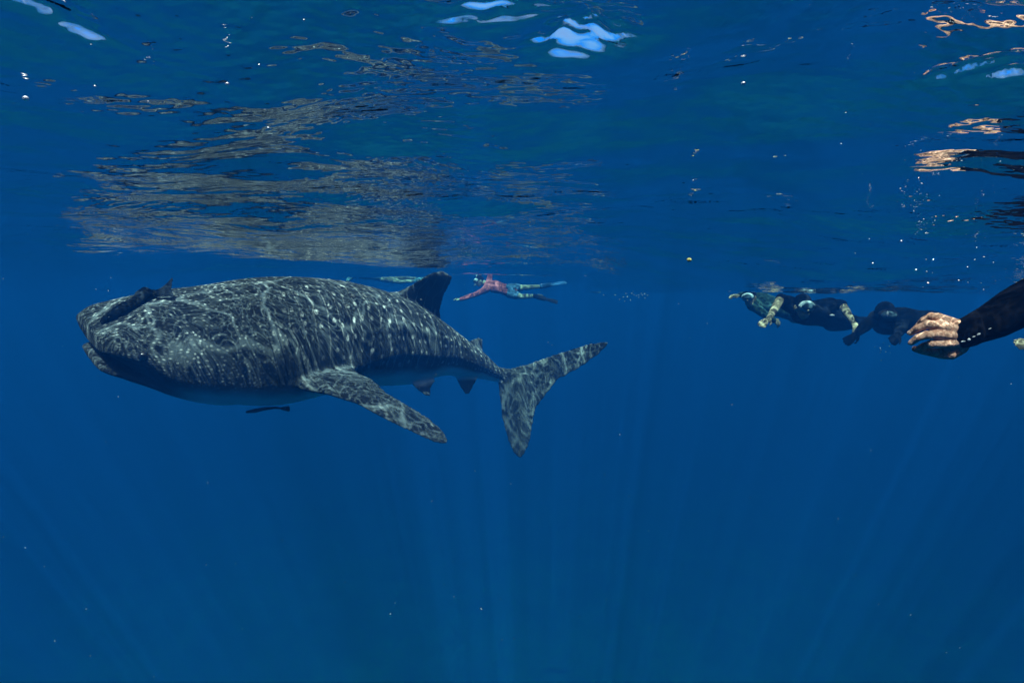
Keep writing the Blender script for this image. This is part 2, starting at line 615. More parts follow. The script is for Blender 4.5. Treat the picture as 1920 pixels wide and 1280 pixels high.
fin_v = np.clip((rad_v - 1.13) / 0.12, 0, 1) * np.clip((s_v - 0.15) / 0.05, 0, 1)
for nm, arr in (('along', s_v * LEN), ('round', ang), ('fin', fin_v)):
    at = shark_me.attributes.new(nm, 'FLOAT', 'POINT')
    at.data.foreach_set('value', arr.astype(np.float32))


def shark_material():
    N = Nodes('whale_shark_skin')
    s = N.n('ShaderNodeAttribute', attribute_name='along').outputs['Fac']
    a = N.n('ShaderNodeAttribute', attribute_name='round').outputs['Fac']
    ob = N.n('ShaderNodeTexCoord').outputs['Object']
    v = N.n('ShaderNodeCombineXYZ', {0: s, 1: N.math('MULTIPLY', a, 0.48), 2: 0.0}).outputs[0]
    v = N.vmath('ADD', v, N.vmath('SCALE', N.vmath('SUBTRACT', N.noise(ob, 5.0, 1.0, out=1), (0.5, 0.5, 0.5)), scale=0.09))
    body = N.step(s, 0.7, 1.25)                      # small dense spots on the head, larger ones behind
    dh = N.vor(v, 26.0, 'F1', 0.75)
    sp_h = N.math('MULTIPLY', N.step(dh, 0.10, 0.30, 1.0, 0.0), N.step(N.noise(ob, 22.0, 1.0), 0.35, 0.62, 0.15, 0.75))
    vb = N.vmath('MULTIPLY', v, (1.05, 0.72, 1.0))
    db = N.vor(vb, 11.0, 'F1', 0.55)
    sp_b = N.math('MULTIPLY', N.step(db, 0.09, 0.22, 1.0, 0.0), N.step(N.noise(ob, 15.0, 1.0), 0.3, 0.6, 0.3, 1.0))
    # faint pale bars between the columns of spots
    bar = N.math('SINE', N.math('MULTIPLY', N.vmath('ADD', v, (0, 0, 0)), 1.0))
    sx = N.n('ShaderNodeSeparateXYZ', {0: v}).outputs[0]
    bar = N.step(N.math('SINE', N.math('MULTIPLY', sx, 2 * math.pi * 11.0)), 0.9, 1.0, 0.0, 0.35)
    sp = N.math('ADD', N.math('MULTIPLY', sp_h, N.math('SUBTRACT', 1.0, body)),
                N.math('MULTIPLY', N.math('MAXIMUM', sp_b, bar), body), clamp=True)
    sp = N.math('MULTIPLY', sp, N.step(N.noise(ob, 3.0, 2.0), 0.3, 0.6, 0.35, 1.0))
    sp = N.math('MULTIPLY', sp, N.math('SUBTRACT', 1.0, N.math('MULTIPLY', N.n('ShaderNodeAttribute', attribute_name='fin').outputs['Fac'], 0.75)))
    sp = N.math('MULTIPLY', sp, N.step(a, -0.42, -0.12, 0.15, 1.0))
    back = N.mix(N.noise(ob, 6.0, 4.0), rgba(0.028, 0.037, 0.042), rgba(0.066, 0.082, 0.087))
    skin = N.mix(sp, back, rgba(0.42, 0.46, 0.44))
    belly = N.step(N.math('ADD', a, N.math('MULTIPLY', N.noise(ob, 4.0, 3.0), 0.25)), -0.45, -0.12, 1.0, 0.0)
    tailend = N.step(s, 3.55, 3.85, 1.0, 0.25)
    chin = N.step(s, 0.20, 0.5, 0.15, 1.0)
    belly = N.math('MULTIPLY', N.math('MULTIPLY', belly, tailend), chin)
    finf = N.n('ShaderNodeAttribute', attribute_name='fin').outputs['Fac']
    belly = N.math('MULTIPLY', belly, N.math('SUBTRACT', 1.0, finf))
    # five gill slits ahead of the pectoral fin
    gs = N.math('MULTIPLY', N.math('SUBTRACT', N.math('MULTIPLY_ADD', a, 0.10, s), 0.86), 1 / 0.062)
    gl = N.step(N.math('ABSOLUTE', N.math('SUBTRACT', N.math('FRACT', gs), 0.5)), 0.03, 0.10, 1.0, 0.0)
    gl = N.math('MULTIPLY', gl, N.math('MULTIPLY', N.math('GREATER_THAN', gs, 0.0), N.math('LESS_THAN', gs, 5.0)))
    gl = N.math('MULTIPLY', gl, N.math('MULTIPLY', N.step(a, -0.30, -0.20), N.step(a, 0.42, 0.52, 1.0, 0.0)))
    blot = N.math('MULTIPLY', N.step(N.noise(N.vmath('MULTIPLY', ob, (1.0, 1.0, 0.45)), 7.0, 3.0), 0.5, 0.72), N.step(s, 3.6, 4.0))
    skin = N.mix(N.math('MULTIPLY', blot, 0.6), skin, rgba(0.34, 0.40, 0.38))
    col = N.mix(belly, skin, rgba(0.56, 0.62, 0.62))
    jaw_shade = N.math('MULTIPLY', N.step(s, 0.25, 0.5, 1.0, 0.0), N.step(a, -0.35, -0.12, 1.0, 0.0))  # shade painted into the skin colour under the jaw
    col = N.mix(N.math('MULTIPLY', jaw_shade, 0.75), col, rgba(0.024, 0.030, 0.034))
    col = N.mix(N.math('MULTIPLY', gl, 0.75), col, rgba(0.012, 0.014, 0.016))
    hgt = N.math('SUBTRACT', N.noise(ob, 60.0, 3.0), N.math('MULTIPLY', gl, 2.0))
    bmp = N.n('ShaderNodeBump', {'Height': hgt, 'Strength': 0.25, 'Distance': 0.01}).outputs[0]
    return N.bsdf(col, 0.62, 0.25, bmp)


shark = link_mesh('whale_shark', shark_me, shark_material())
origin_to(shark, spine(0.3))
tag(shark, 'large dark grey spotted whale shark swimming to the left below the surface', 'whale shark')

# ------------------------------------------------------------------ things found on the shark by sight line
shark_bvh = BVHTree.FromPolygons([shark.location + v.co for v in shark_me.vertices], [p.vertices[:] for p in shark_me.polygons])


def on_shark(px, py):
    d = (P(px, py, 1.0) - CAM).normalized()
    hit, nrm, _, _ = shark_bvh.ray_cast(CAM, d)
    return (hit, nrm) if hit is not None else (P(px, py, 3.5), Vector((0, -1, 0)))


def simple(name, col, rough=0.5, spec=0.4, var=0.0, scale=20.0, bump=0.0, bscale=60.0):
    N = Nodes(name)
    g = N.n('ShaderNodeTexCoord').outputs['Object']
    c = rgba(*col)
    if var:
        c = N.mix(N.step(N.noise(g, scale, 3.0), 0.3, 0.7), rgba(*[v * (1 - var) for v in col]), rgba(*[min(v * (1 + var), 1) for v in col]))
    nm = None
    if bump:
        nm = N.n('ShaderNodeBump', {'Height': N.noise(g, bscale, 3.0), 'Strength': 0.6, 'Distance': bump}).outputs[0]
    return N.bsdf(c, rough, spec, nm)


M_EYE = simple('dark_eye', (0.008, 0.008, 0.010), 0.12, 0.6)
M_REMORA = simple('remora_skin', (0.010, 0.014, 0.018), 0.5, 0.4, 0.5, 14.0, 0.004, 50)
M_NEO = simple('black_neoprene', (0.0030, 0.0032, 0.0045), 0.85, 0.08, 0.3, 12.0, 0.003, 25)
M_NEO2 = simple('dark_blue_neoprene', (0.006, 0.009, 0.014), 0.85, 0.12, 0.3, 12.0, 0.006, 18)
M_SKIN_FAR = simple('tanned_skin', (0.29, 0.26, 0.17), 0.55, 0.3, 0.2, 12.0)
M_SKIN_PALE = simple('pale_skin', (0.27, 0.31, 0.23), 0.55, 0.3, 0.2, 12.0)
M_RED = simple('red_rash_shirt', (0.40, 0.115, 0.13), 0.8, 0.2, 0.15, 8.0, 0.006, 12)
M_BLUE = simple('light_blue_shirt', (0.16, 0.38, 0.46), 0.8, 0.2, 0.15, 8.0, 0.006, 12)
M_SHORT = simple('blue_shorts', (0.08, 0.19, 0.32), 0.8, 0.2, 0.2, 8.0)
M_FIN = simple('black_rubber', (0.014, 0.016, 0.020), 0.45, 0.4, 0.2, 10.0)
M_FIN_BLUE = simple('blue_rubber', (0.03, 0.10, 0.22), 0.45, 0.4, 0.2, 10.0)
M_HAIR = simple('dark_hair', (0.018, 0.015, 0.012), 0.6, 0.3, 0.3, 60.0)
M_FRAME = simple('pale_silicone', (0.28, 0.38, 0.40), 0.35, 0.4)
M_FRAME_D = simple('black_silicone', (0.016, 0.018, 0.02), 0.35, 0.4)
N = Nodes('mask_glass')
M_LENS = N.bsdf(rgba(0.05, 0.09, 0.11), 0.05, 0.5)
M_MARK = simple('pale_mark', (0.6, 0.63, 0.66), 0.6, 0.3)
N = Nodes('air_bubble_skin')
M_BUB = N.surf(N.n('ShaderNodeMixShader', {0: 0.35, 1: N.n('ShaderNodeBsdfGlossy', {'Roughness': 0.08, 'Color': rgba(0.95, 0.97, 1)}),
                                           2: N.n('ShaderNodeBsdfDiffuse', {'Color': rgba(0.85, 0.88, 0.9)})}))

# the eye of the whale shark
q, nr = on_shark(268, 668)
bm = bmesh.new()
ball(bm, (0, 0, 0), (0.027, 0.027, 0.027))
me = bpy.data.meshes.new('eye')
bm.to_mesh(me)
bm.free()
me.shade_smooth()
e = link_mesh('eye', me, M_EYE)
e.parent = shark
e.location = q - nr * 0.010 - shark.location


# ------------------------------------------------------------------ remoras
def remora_on_head():
    bm = bmesh.new()
    line = [(191, 601), (207, 593), (229, 581), (254, 567), (277, 556), (294, 549)]
    rad = [0.016, 0.034, 0.043, 0.042, 0.032, 0.019]
    pts, ups = [], []
    for (a, b), r in zip(line, rad):
        hit, nrm = on_shark(a, b + 6)
        lift = 0.45 if a < 270 else 1.0
        pts.append(hit + nrm * r * lift + Vector((0, 0, 0.008 if a > 260 else 0.0)))
        ups.append(nrm)
    rings = []
    for k, p in enumerate(pts):
        t = (pts[min(k + 1, 5)] - pts[max(k - 1, 0)]).normalized()
        v = t.cross(ups[k]).normalized()
        u = v.cross(t)
        rings.append([p + u * (math.cos(i * math.pi / 8) * rad[k] * 0.85) + v * (math.sin(i * math.pi / 8) * rad[k]) for i in range(16)])
    ring_loft(bm, rings)
    dd = (pts[5] - CAM).dot(FWD) - 0.05
    # tail fin and the fin before it
    blade(bm, [(P(288, 545, dd - 0.01), P(290, 556, dd), 0.022), (P(300, 540, dd), P(302, 556, dd), 0.016), (P(309, 533, dd), P(322, 556, dd), 0.013),
               (P(314, 529, dd), P(328, 556, dd), 0.010)])
    blade(bm, [(P(299, 545, dd), P(320, 552, dd), 0.014), (P(308, 535, dd), P(322, 543, dd), 0.013), (P(316, 527, dd + 0.01), P(323, 531, dd + 0.01), 0.010),
               (P(322, 520, dd + 0.01), P(325, 522, dd + 0.01), 0.008)])
    d2 = (pts[4] - CAM).dot(FWD)
    blade(bm, [(P(244, 562, d2), P(297, 552, d2 + 0.02), 0.022), (P(254, 547, d2), P(293, 546, d2 + 0.02), 0.015), (P(264, 539, d2), P(284, 542, d2 + 0.02), 0.011),
               (P(270, 537, d2), P(278, 539, d2 + 0.02), 0.008)])
    me = fuse(bm, 0.0045, 2, 'remora')
    o = link_mesh('remora', me, M_REMORA)
    origin_to(o, pts[2])
    tag(o, 'dark remora lying on top of the shark\'s head with its forked tail raised', 'remora')
    bm = bmesh.new()
    ball(bm, (0, 0, 0), (0.006,) * 3, seg=10)
    m2 = bpy.data.meshes.new('eye')
    bm.to_mesh(m2)
    bm.free()
    ee = link_mesh('eye', m2, M_EYE)
    ee.parent = o
    ee.location = pts[1] + (CAM - pts[1]).normalized() * 0.026 - o.location


remora_on_head()

bm = bmesh.new()
D = 3.95
tube(bm, [P(463, 772, D), P(477, 770, D + 0.01), P(495, 766, D + 0.02), P(515, 764, D + 0.03), P(530, 765, D + 0.04)], [0.009, 0.015, 0.013, 0.009, 0.0065], n=12)
blade(bm, [(P(526, 763, D + .04), P(527, 768, D + .05), 0.012), (P(535, 761, D + .05), P(536, 771, D + .05), 0.010), (P(541, 760, D + .05), P(542, 772, D + .05), 0.008),
           (P(544, 762, D + .05), P(544, 770, D + .05), 0.007)])
me = fuse(bm, 0.0035, 1, 'remora')
o = link_mesh('remora', me, M_REMORA)
origin_to(o, P(500, 762, D))
tag(o, 'small slim remora with a rounded tail swimming under the shark\'s belly', 'remora')


# ------------------------------------------------------------------ people
def finish(bm, voxel, name, mat, parent, smooth=2, label=None):
    me = fuse(bm, voxel, smooth, name)
    o = link_mesh(name, me, mat)
    c = sum((v.co for v in me.vertices), Vector()) / max(len(me.vertices), 1)
    origin_to(o, c)
    if parent:
        o.parent = parent
        o.location = c - parent.location
    if label:
        o['label'] = label
    return o


def raw(bm, name, mat, parent, label=None):
    me = bpy.data.meshes.new(name)
    bmesh.ops.recalc_face_normals(bm, faces=bm.faces[:])
    bm.to_mesh(me)
    bm.free()
    me.shade_smooth()
    o = link_mesh(name, me, mat)
    c = sum((v.co for v in me.vertices), Vector()) / max(len(me.vertices), 1)
    origin_to(o, c)
    if parent:
        o.parent = parent
        o.location = c - parent.location
    if label:
        o['label'] = label
    return o


def frame_of(f, u):
    f = f.normalized()
    r = f.cross(u).normalized()
    u = r.cross(f).normalized()
    return Matrix((r, f, u)).transposed()          # columns: right, forward, up


def far_hand(bm, wrist, d, n, k=1.0):
    """palm and five slightly curled fingers; d along the hand, n out of the back of it"""
    d = d.normalized()
    s = d.cross(n).normalized()
    n = s.cross(d)
    palm = wrist + d * 0.05 * k
    tube(bm, [wrist - d * 0.01, palm, wrist + d * 0.085 * k], [0.024 * k, 0.036 * k, 0.036 * k], n=12, flat=0.45, side=n)
    for i, (o, ln) in enumerate(((-0.030, 0.060), (-0.010, 0.075), (0.011, 0.070), (0.031, 0.052))):
        b = wrist + d * 0.085 * k + s * o * k
        m = b + d * ln * 0.55 * k - n * 0.012 * k + s * o * 0.25 * k
        tube(bm, [b, m, m + d * ln * 0.4 * k - n * 0.024 * k], [0.0105 * k, 0.010 * k, 0.009 * k], n=8)
    b = wrist + d * 0.03 * k - s * 0.03 * k
    tube(bm, [b, b + d * 0.03 * k - s * 0.025 * k - n * 0.012 * k, b + d * 0.06 * k - s * 0.03 * k - n * 0.02 * k], [0.013 * k, 0.011 * k, 0.009 * k], n=8)


ARMS = ('sh', 'el', 'wr')
LEGS = ('hip', 'kn', 'an')


def swimmer(name_label, group, J, face, head_up, skin, wear, mask_mat, voxel=0.012, k=1.0, hair=True, snorkel=True, fins=None, hood=False, mark_at=None):
    """J: joints by name; wear = list of (name, material, pieces) where pieces name body segments covered"""
    R = root('person', J['pel'], name_label, 'person', group)
    hm = frame_of(face, head_up)
    hc = J['head']

    def seg(bm, which, grow):
        if which == 'torso':
            pel, ch, nk = J['pel'], J['ch'], J['nk']
            sl, sr = J['sh_l'], J['sh_r']
            wdir = (sl - sr).normalized()
            nb = (nk - pel).normalized().cross(wdir).normalized()
            tube(bm, [pel, pel.lerp(ch, 0.5), ch, ch.lerp(nk, 0.55)], [0.165 * k + grow, 0.155 * k + grow, 0.185 * k + grow, 0.13 * k + grow], n=18, flat=0.64, side=nb)
            tube(bm, [sr, ch.lerp(nk, 0.45), sl], [0.072 * k + grow, 0.10 * k + grow, 0.072 * k + grow], n=14)
        elif which == 'neck':
            tube(bm, [J['ch'].lerp(J['nk'], 0.6), J['nk'], J['nk'].lerp(hc, 0.6)], [0.07 * k + grow, 0.058 * k + grow, 0.056 * k + grow], n=12)
        elif which[:3] == 'hip':                   # trunks
            sd = which[-1]
            tube(bm, [J['pel'], J['hip_' + sd], J['hip_' + sd].lerp(J['kn_' + sd], 0.45)], [0.14 * k + grow, 0.098 * k + grow, 0.085 * k + grow], n=14)
        elif which[:3] == 'leg':
            sd = which[-1]
            h, n_, a = J['hip_' + sd], J['kn_' + sd], J['an_' + sd]
            tube(bm, [J['pel'].lerp(h, 0.5), h, h.lerp(n_, 0.5), n_, n_.lerp(a, 0.35), a],
                 [0.11 * k + grow, 0.095 * k + grow, 0.078 * k + grow, 0.057 * k + grow, 0.056 * k + grow, 0.038 * k + grow], n=14)
        elif which[:3] == 'upa':
            sd = which[-1]
            tube(bm, [J['sh_' + sd], J['sh_' + sd].lerp(J['el_' + sd], 0.5), J['el_' + sd]], [0.060 * k + grow, 0.052 * k + grow, 0.042 * k + grow], n=12)
        elif which[:3] == 'foa':
            sd = which[-1]
            e_, w_ = J['el_' + sd], J['wr_' + sd]
            tube(bm, [e_, e_.lerp(w_, 0.35), w_], [0.042 * k + grow, 0.043 * k + grow, 0.028 * k + grow], n=12)

    bm = bmesh.new()
    for part in ('torso', 'neck', 'leg_l', 'leg_r', 'upa_l', 'upa_r', 'foa_l', 'foa_r'):
        seg(bm, part, 0.0)
    for sd in 'lr':
        d = (J['wr_' + sd] - J['el_' + sd])
        if 'hd_' + sd in J:
            d = J['hd_' + sd] - J['wr_' + sd]
        far_hand(bm, J['wr_' + sd], d, J.get('hn_' + sd, Vector((0, -0.3, 1))), k)
        a, n_ = J['an_' + sd], J['kn_' + sd]
        fd = (a - n_).normalized()
        tube(bm, [a, a + fd * 0.09 * k, a + fd * 0.17 * k], [0.036 * k, 0.040 * k, 0.026 * k], n=10)
    # head: skull, jaw, nose, ears
    ball(bm, hc + hm @ Vector((0, -0.012, 0.018)) * k, (0.074 * k, 0.094 * k, 0.098 * k), hm)
    ball(bm, hc + hm @ Vector((0, 0.022, -0.058)) * k, (0.054 * k, 0.062 * k, 0.062 * k), hm)
    tube(bm, [hc + hm @ Vector((0, 0.082, 0.012)) * k, hc + hm @ Vector((0, 0.104, -0.022)) * k], [0.010 * k, 0.015 * k], n=8)
    tube(bm, [hc + hm @ Vector((-0.022, 0.080, -0.058)) * k, hc + hm @ Vector((0.022, 0.080, -0.058)) * k], [0.010 * k, 0.010 * k], n=8)
    for sx in (-1, 1):
        ball(bm, hc + hm @ Vector((0.076 * sx, -0.005, -0.01)) * k, (0.012 * k, 0.022 * k, 0.034 * k), hm, 10)
    finish(bm, voxel, 'body', skin, R)
    for nm, mat, pieces in wear:
        bm = bmesh.new()
        for pc in pieces:
            seg(bm, pc, 0.011)
        finish(bm, voxel, nm, mat, R)
    # mask: skirt, glass, strap
    bm = bmesh.new()
    ball(bm, hc + hm @ Vector((0, 0.072, 0.018)) * k, (0.080 * k, 0.045 * k, 0.052 * k), hm)
    finish(bm, max(0.006, voxel * 0.6), 'mask_skirt', mask_mat, R, 1)
    bm = bmesh.new()
    ball(bm, hc + hm @ Vector((0, 0.106, 0.020)) * k, (0.062 * k, 0.014 * k, 0.034 * k), hm, 18)
    raw(bm, 'mask_lens', M_LENS, R)
    if hair or hood:
        bm = bmesh.new()
        ball(bm, hc + hm @ Vector((0, -0.024, 0.030)) * k, (0.084 * k, 0.100 * k, 0.100 * k), hm)
        finish(bm, max(0.006, voxel * 0.6), 'hood' if hood else 'hair', M_NEO2 if hood else M_HAIR, R, 1)
    if snorkel:
        bm = bmesh.new()
        tube(bm, [hc + hm @ Vector(v) * k for v in ((0.0, 0.105, -0.062), (0.055, 0.10, -0.075), (0.095, 0.055, -0.04), (0.10, 0.0, 0.06), (0.10, -0.07, 0.20), (0.10, -0.13, 0.30))],
             [0.013 * k] * 6, n=10)
        raw(bm, 'snorkel', mask_mat, R)
    for sd, sp in (fins or {}).items():
        a, tip, nrm, mat = J['an_' + sd], sp[0], sp[1], sp[2]
        fd = (tip - a).normalized()
        sv = fd.cross(nrm).normalized()
        ln = (tip - a).length
        bm = bmesh.new()
        tube(bm, [a + fd * 0.0, a + fd * 0.10, a + fd * 0.22], [0.050 * k, 0.056 * k, 0.05 * k], n=12)
        blade(bm, [(a + fd * 0.10 - sv * 0.055, a + fd * 0.10 + sv * 0.055, 0.06), (a + fd * 0.30 - sv * 0.075, a + fd * 0.30 + sv * 0.075, 0.034),
                   (a + fd * ln * 0.8 - sv * 0.105, a + fd * ln * 0.8 + sv * 0.105, 0.026), (a + fd * ln - sv * 0.10, a + fd * ln + sv * 0.10, 0.022)])
        finish(bm, max(0.009, voxel * 0.8), 'flipper', mat, R, 1)
    if mark_at:
        bm = bmesh.new()
        ball(bm, mark_at[0], mark_at[1])
        raw(bm, 'print', M_MARK, R)  # chest logo on one swimmer, pale mark before the mask on another
    return R


G = 'snorkellers at the surface'
# swimmer in a red shirt, seen from the side beyond the dorsal fin
D = 12.3
J = dict(head=P(898, 527, D - .05), nk=P(912, 531, D), ch=P(926, 537, D), pel=P(955, 545, D),
         sh_l=P(909, 544, D - .18), el_l=P(889, 553, D - .3), wr_l=P(864, 561, D - .4), hd_l=P(845, 559, D - .4), hn_l=Vector((0, -.3, 1)),
         sh_r=P(917, 529, D + .18), el_r=P(919, 515, D + .22), wr_r=P(925, 509, D + .35),
         hip_l=P(958, 551, D - .09), kn_l=P(978, 556, D - .12), an_l=P(1002, 555, D - .1),
         hip_r=P(958, 540, D + .09), kn_r=P(985, 539, D + .12), an_r=P(1014, 537, D + .15))
swimmer('snorkeller in a red shirt with bare legs, stretching one arm towards the shark', G, J, Vector((-0.8, -0.55, -0.15)), Vector((-.25, 0, 1)), M_SKIN_PALE,
        [('shirt', M_RED, ('torso', 'upa_l', 'upa_r', 'foa_l')), ('shorts', M_SHORT, ('hip_l', 'hip_r'))], M_FRAME, 0.014,
        fins={'l': (P(1046, 567, D - .1), Vector((0, -.5, 1)), M_FIN), 'r': (P(1062, 529, D + .2), Vector((0, -.4, 1)), M_FIN_BLUE)})
# pale swimmer half behind the dorsal fin
D = 14.0
J = dict(head=P(652, 509, D), nk=P(664, 512, D), ch=P(676, 513, D), pel=P(716, 519, D),
         sh_l=P(661, 517, D - .18), el_l=P(653, 525, D - .25), wr_l=P(648, 541, D - .25), hn_l=Vector((-1, 0, 0)),
         sh_r=P(664, 510, D + .18), el_r=P(645, 508, D + .3), wr_r=P(628, 509, D + .4),
         hip_l=P(719, 522, D - .09), kn_l=P(748, 528, D - .1), an_l=P(778, 527, D - .1),
         hip_r=P(719, 517, D + .09), kn_r=P(750, 521, D + .1), an_r=P(782, 521, D + .1))
swimmer('faint snorkeller in a light blue shirt beyond the shark\'s back, one arm hanging down', G, J, Vector((-0.9, -0.2, -0.4)), Vector((-.4, 0, 1)), M_SKIN_PALE,
        [('shirt', M_BLUE, ('torso', 'upa_l', 'upa_r'))], M_FRAME, 0.016,
        fins={'l': (P(806, 516, D), Vector((0, -.5, 1)), M_BLUE), 'r': (P(812, 520, D), Vector((0, -.5, 1)), M_BLUE)})
# faintest swimmer, past the red one's flippers
D = 23.0
J = dict(head=P(1046, 530, D), nk=P(1054, 531, D), ch=P(1061, 533, D), pel=P(1082, 538, D),
         sh_l=P(1052, 535, D - .18), el_l=P(1040, 540, D - .2), wr_l=P(1026, 541, D - .2),
         sh_r=P(1054, 531, D + .18), el_r=P(1042, 533, D + .2), wr_r=P(1030, 536, D + .2),
         hip_l=P(1084, 540, D - .09), kn_l=P(1100, 545, D - .1), an_l=P(1118, 547, D - .1),
         hip_r=P(1084, 537, D + .09), kn_r=P(1102, 539, D + .1), an_r=P(1122, 543, D + .1))
swimmer('faintest far swimmer with pale bare legs behind the red shirted snorkeller\'s flippers', G, J, Vector((-0.9, -0.2, -0.4)), Vector((-.4, 0, 1)), M_SKIN_PALE,
        [('shorts', M_BLUE, ('hip_l', 'hip_r'))], M_FRAME, 0.018, snorkel=False)

# three wet-suited snorkellers on the right
D = 5.9
J = dict(head=P(1506, 575, D - .32), nk=P(1508, 581, D - .14), ch=P(1518, 588, D + .05), pel=P(1566, 598, D + .55),
         sh_r=P(1476, 568, D), el_r=P(1464, 559, D - .05), wr_r=P(1442, 597, D - .22), hd_r=P(1428, 606, D - .3), hn_r=Vector((-.3, -.6, .8)),
         sh_l=P(1556, 572, D), el_l=P(1578, 571, D - .05), wr_l=P(1598, 602, D - .2), hd_l=P(1608, 618, D - .28), hn_l=Vector((.2, -.7, .7)),
         hip_r=P(1560, 604, D + .62), kn_r=P(1580, 610, D + 1.1), an_r=P(1612, 606, D + 1.5),
         hip_l=P(1578, 600, D + .62), kn_l=P(1608, 604, D + 1.05), an_l=P(1640, 602, D + 1.45))
swimmer('masked snorkeller in a dark short sleeved wetsuit facing the camera, both bare forearms hanging', G, J, Vector((-0.05, -1, -0.12)), Vector((0, -.1, 1)), M_SKIN_FAR,
        [('wetsuit', M_NEO2, ('torso', 'neck', 'upa_l', 'upa_r', 'leg_l', 'leg_r'))], M_FRAME, 0.009, hood=True, snorkel=False,
        fins={'r': (P(1650, 610, D + 1.9), Vector((0, -.4, 1)), M_FIN), 'l': (P(1680, 600, D + 1.9), Vector((0, -.4, 1)), M_FIN)},
        mark_at=(P(1560, 591, D - .10), (0.026, 0.010, 0.011)))
D = 7.6
J = dict(head=P(1405, 558, D - .2), nk=P(1418, 563, D - .1), ch=P(1432, 568, D), pel=P(1488, 585, D + .4),
         sh_r=P(1412, 572, D - .18), el_r=P(1432, 588, D - .25), wr_r=P(1450, 600, D - .2), hn_r=Vector((0, -1, .3)),
         sh_l=P(1424, 560, D + .18), el_l=P(1404, 552, D + .25), wr_l=P(1388, 553, D + .25),
         hip_r=P(1490, 592, D + .35), kn_r=P(1530, 602, D + .7), an_r=P(1572, 604, D + 1.0),
         hip_l=P(1492, 584, D + .5), kn_l=P(1535, 592, D + .9), an_l=P(1578, 596, D + 1.2))
swimmer('dim snorkeller in a greenish wetsuit, mostly behind the masked one with bare forearms', G, J, Vector((-0.6, -0.8, -0.1)), Vector((-.1, 0, 1)), M_SKIN_FAR,
        [('wetsuit', simple('green_neoprene', (0.03, 0.075, 0.07), 0.85, 0.2, 0.3, 8.0), ('torso', 'neck', 'upa_l', 'upa_r', 'foa_l', 'foa_r', 'leg_l', 'leg_r'))], M_FRAME, 0.012, hood=True, snorkel=False,
        fins={'r': (P(1620, 606, D + 1.5), Vector((0, -.4, 1)), M_FIN)})
D = 5.3
J = dict(head=P(1660, 592, D - .20), nk=P(1668, 597, D - .05), ch=P(1676, 602, D + .1), pel=P(1735, 604, D + .55),
         sh_r=P(1645, 597, D), el_r=P(1628, 606, D - .1), wr_r=P(1610, 622, D - .1), hn_r=Vector((0, -1, .3)),
         sh_l=P(1692, 592, D + .1), el_l=P(1690, 612, D - .1), wr_l=P(1684, 625, D - .2), hn_l=Vector((0, -1, .3)),
         hip_r=P(1740, 611, D + .55), kn_r=P(1775, 618, D + 1.0), an_r=P(1812, 622, D + 1.4),
         hip_l=P(1742, 602, D + .65), kn_l=P(1780, 606, D + 1.1), an_l=P(1818, 612, D + 1.5))
swimmer('snorkeller in a full black wetsuit and hood just left of the close up hand', G, J, Vector((-0.35, -1, -0.1)), Vector((0, -.1, 1)), M_NEO2,
        [('wetsuit', M_NEO2, ('torso', 'neck', 'upa_l', 'upa_r', 'foa_l', 'foa_r', 'leg_l', 'leg_r'))], M_FRAME_D, 0.010, hood=True, snorkel=False,
        fins={'r': (P(1850, 626, D + 1.9), Vector((0, -.4, 1)), M_FIN)}, mark_at=(P(1664, 588, D - .31), (0.007, 0.007, 0.026)))
# one more at the right edge: only a hand reaches into the picture
D = 3.6
J = dict(head=P(2030, 560, D), nk=P(2062, 570, D), ch=P(2100, 580, D + .05), pel=P(2240, 600, D + .35),
         sh_r=P(2050, 590, D - .15), el_r=P(2010, 640, D - .2), wr_r=P(1951, 655, D - .25), hd_r=P(1912, 636, D - .28), hn_r=Vector((-.2, -.6, .8)),
         sh_l=P(2060, 560, D + .25), el_l=P(2000, 540, D + .4), wr_l=P(1965, 560, D + .5),
         hip_r=P(2250, 610, D + .3), kn_r=P(2370, 640, D + .5), an_r=P(2480, 640, D + .9),
         hip_l=P(2250, 590, D + .5), kn_l=P(2370, 600, D + .8), an_l=P(2480, 600, D + 1.2))
swimmer('swimmer at the right edge showing only yellowish fingers and hand under the black sleeve', G, J, Vector((-1, -0.2, -0.2)), Vector((-.2, 0, 1)), M_SKIN_FAR,
        [('wetsuit', M_NEO2, ('torso', 'neck', 'upa_l', 'upa_r', 'leg_l', 'leg_r'))], M_FRAME_D, 0.010, hood=True)


# ------------------------------------------------------------------ the diver whose arm comes in close on the right
def near_skin():
    N = Nodes('sunlit_skin')
    g = N.n('ShaderNodeTexCoord').outputs['Object']
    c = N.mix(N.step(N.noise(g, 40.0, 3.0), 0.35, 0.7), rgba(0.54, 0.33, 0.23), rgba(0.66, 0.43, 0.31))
    cr = N.vor(N.vmath('ADD', g, N.vmath('SCALE', N.noise(g, 30.0, 2.0, out=1), scale=0.02)), 70.0, 'DISTANCE_TO_EDGE', 1.0, '3D')
    crease = N.step(cr, 0.0, 0.16, 0.0, 1.0)
    c = N.mix(N.math('MULTIPLY', N.math('SUBTRACT', 1.0, crease), 0.6), c, rgba(0.34, 0.13, 0.08))
    h = N.math('ADD', N.math('MULTIPLY', crease, 0.5), N.noise(g, 140.0, 2.0))
    nm = N.n('ShaderNodeBump', {'Height': h, 'Strength': 0.7, 'Distance': 0.0016}).outputs[0]
    return N.bsdf(c, 0.5, 0.35, nm)


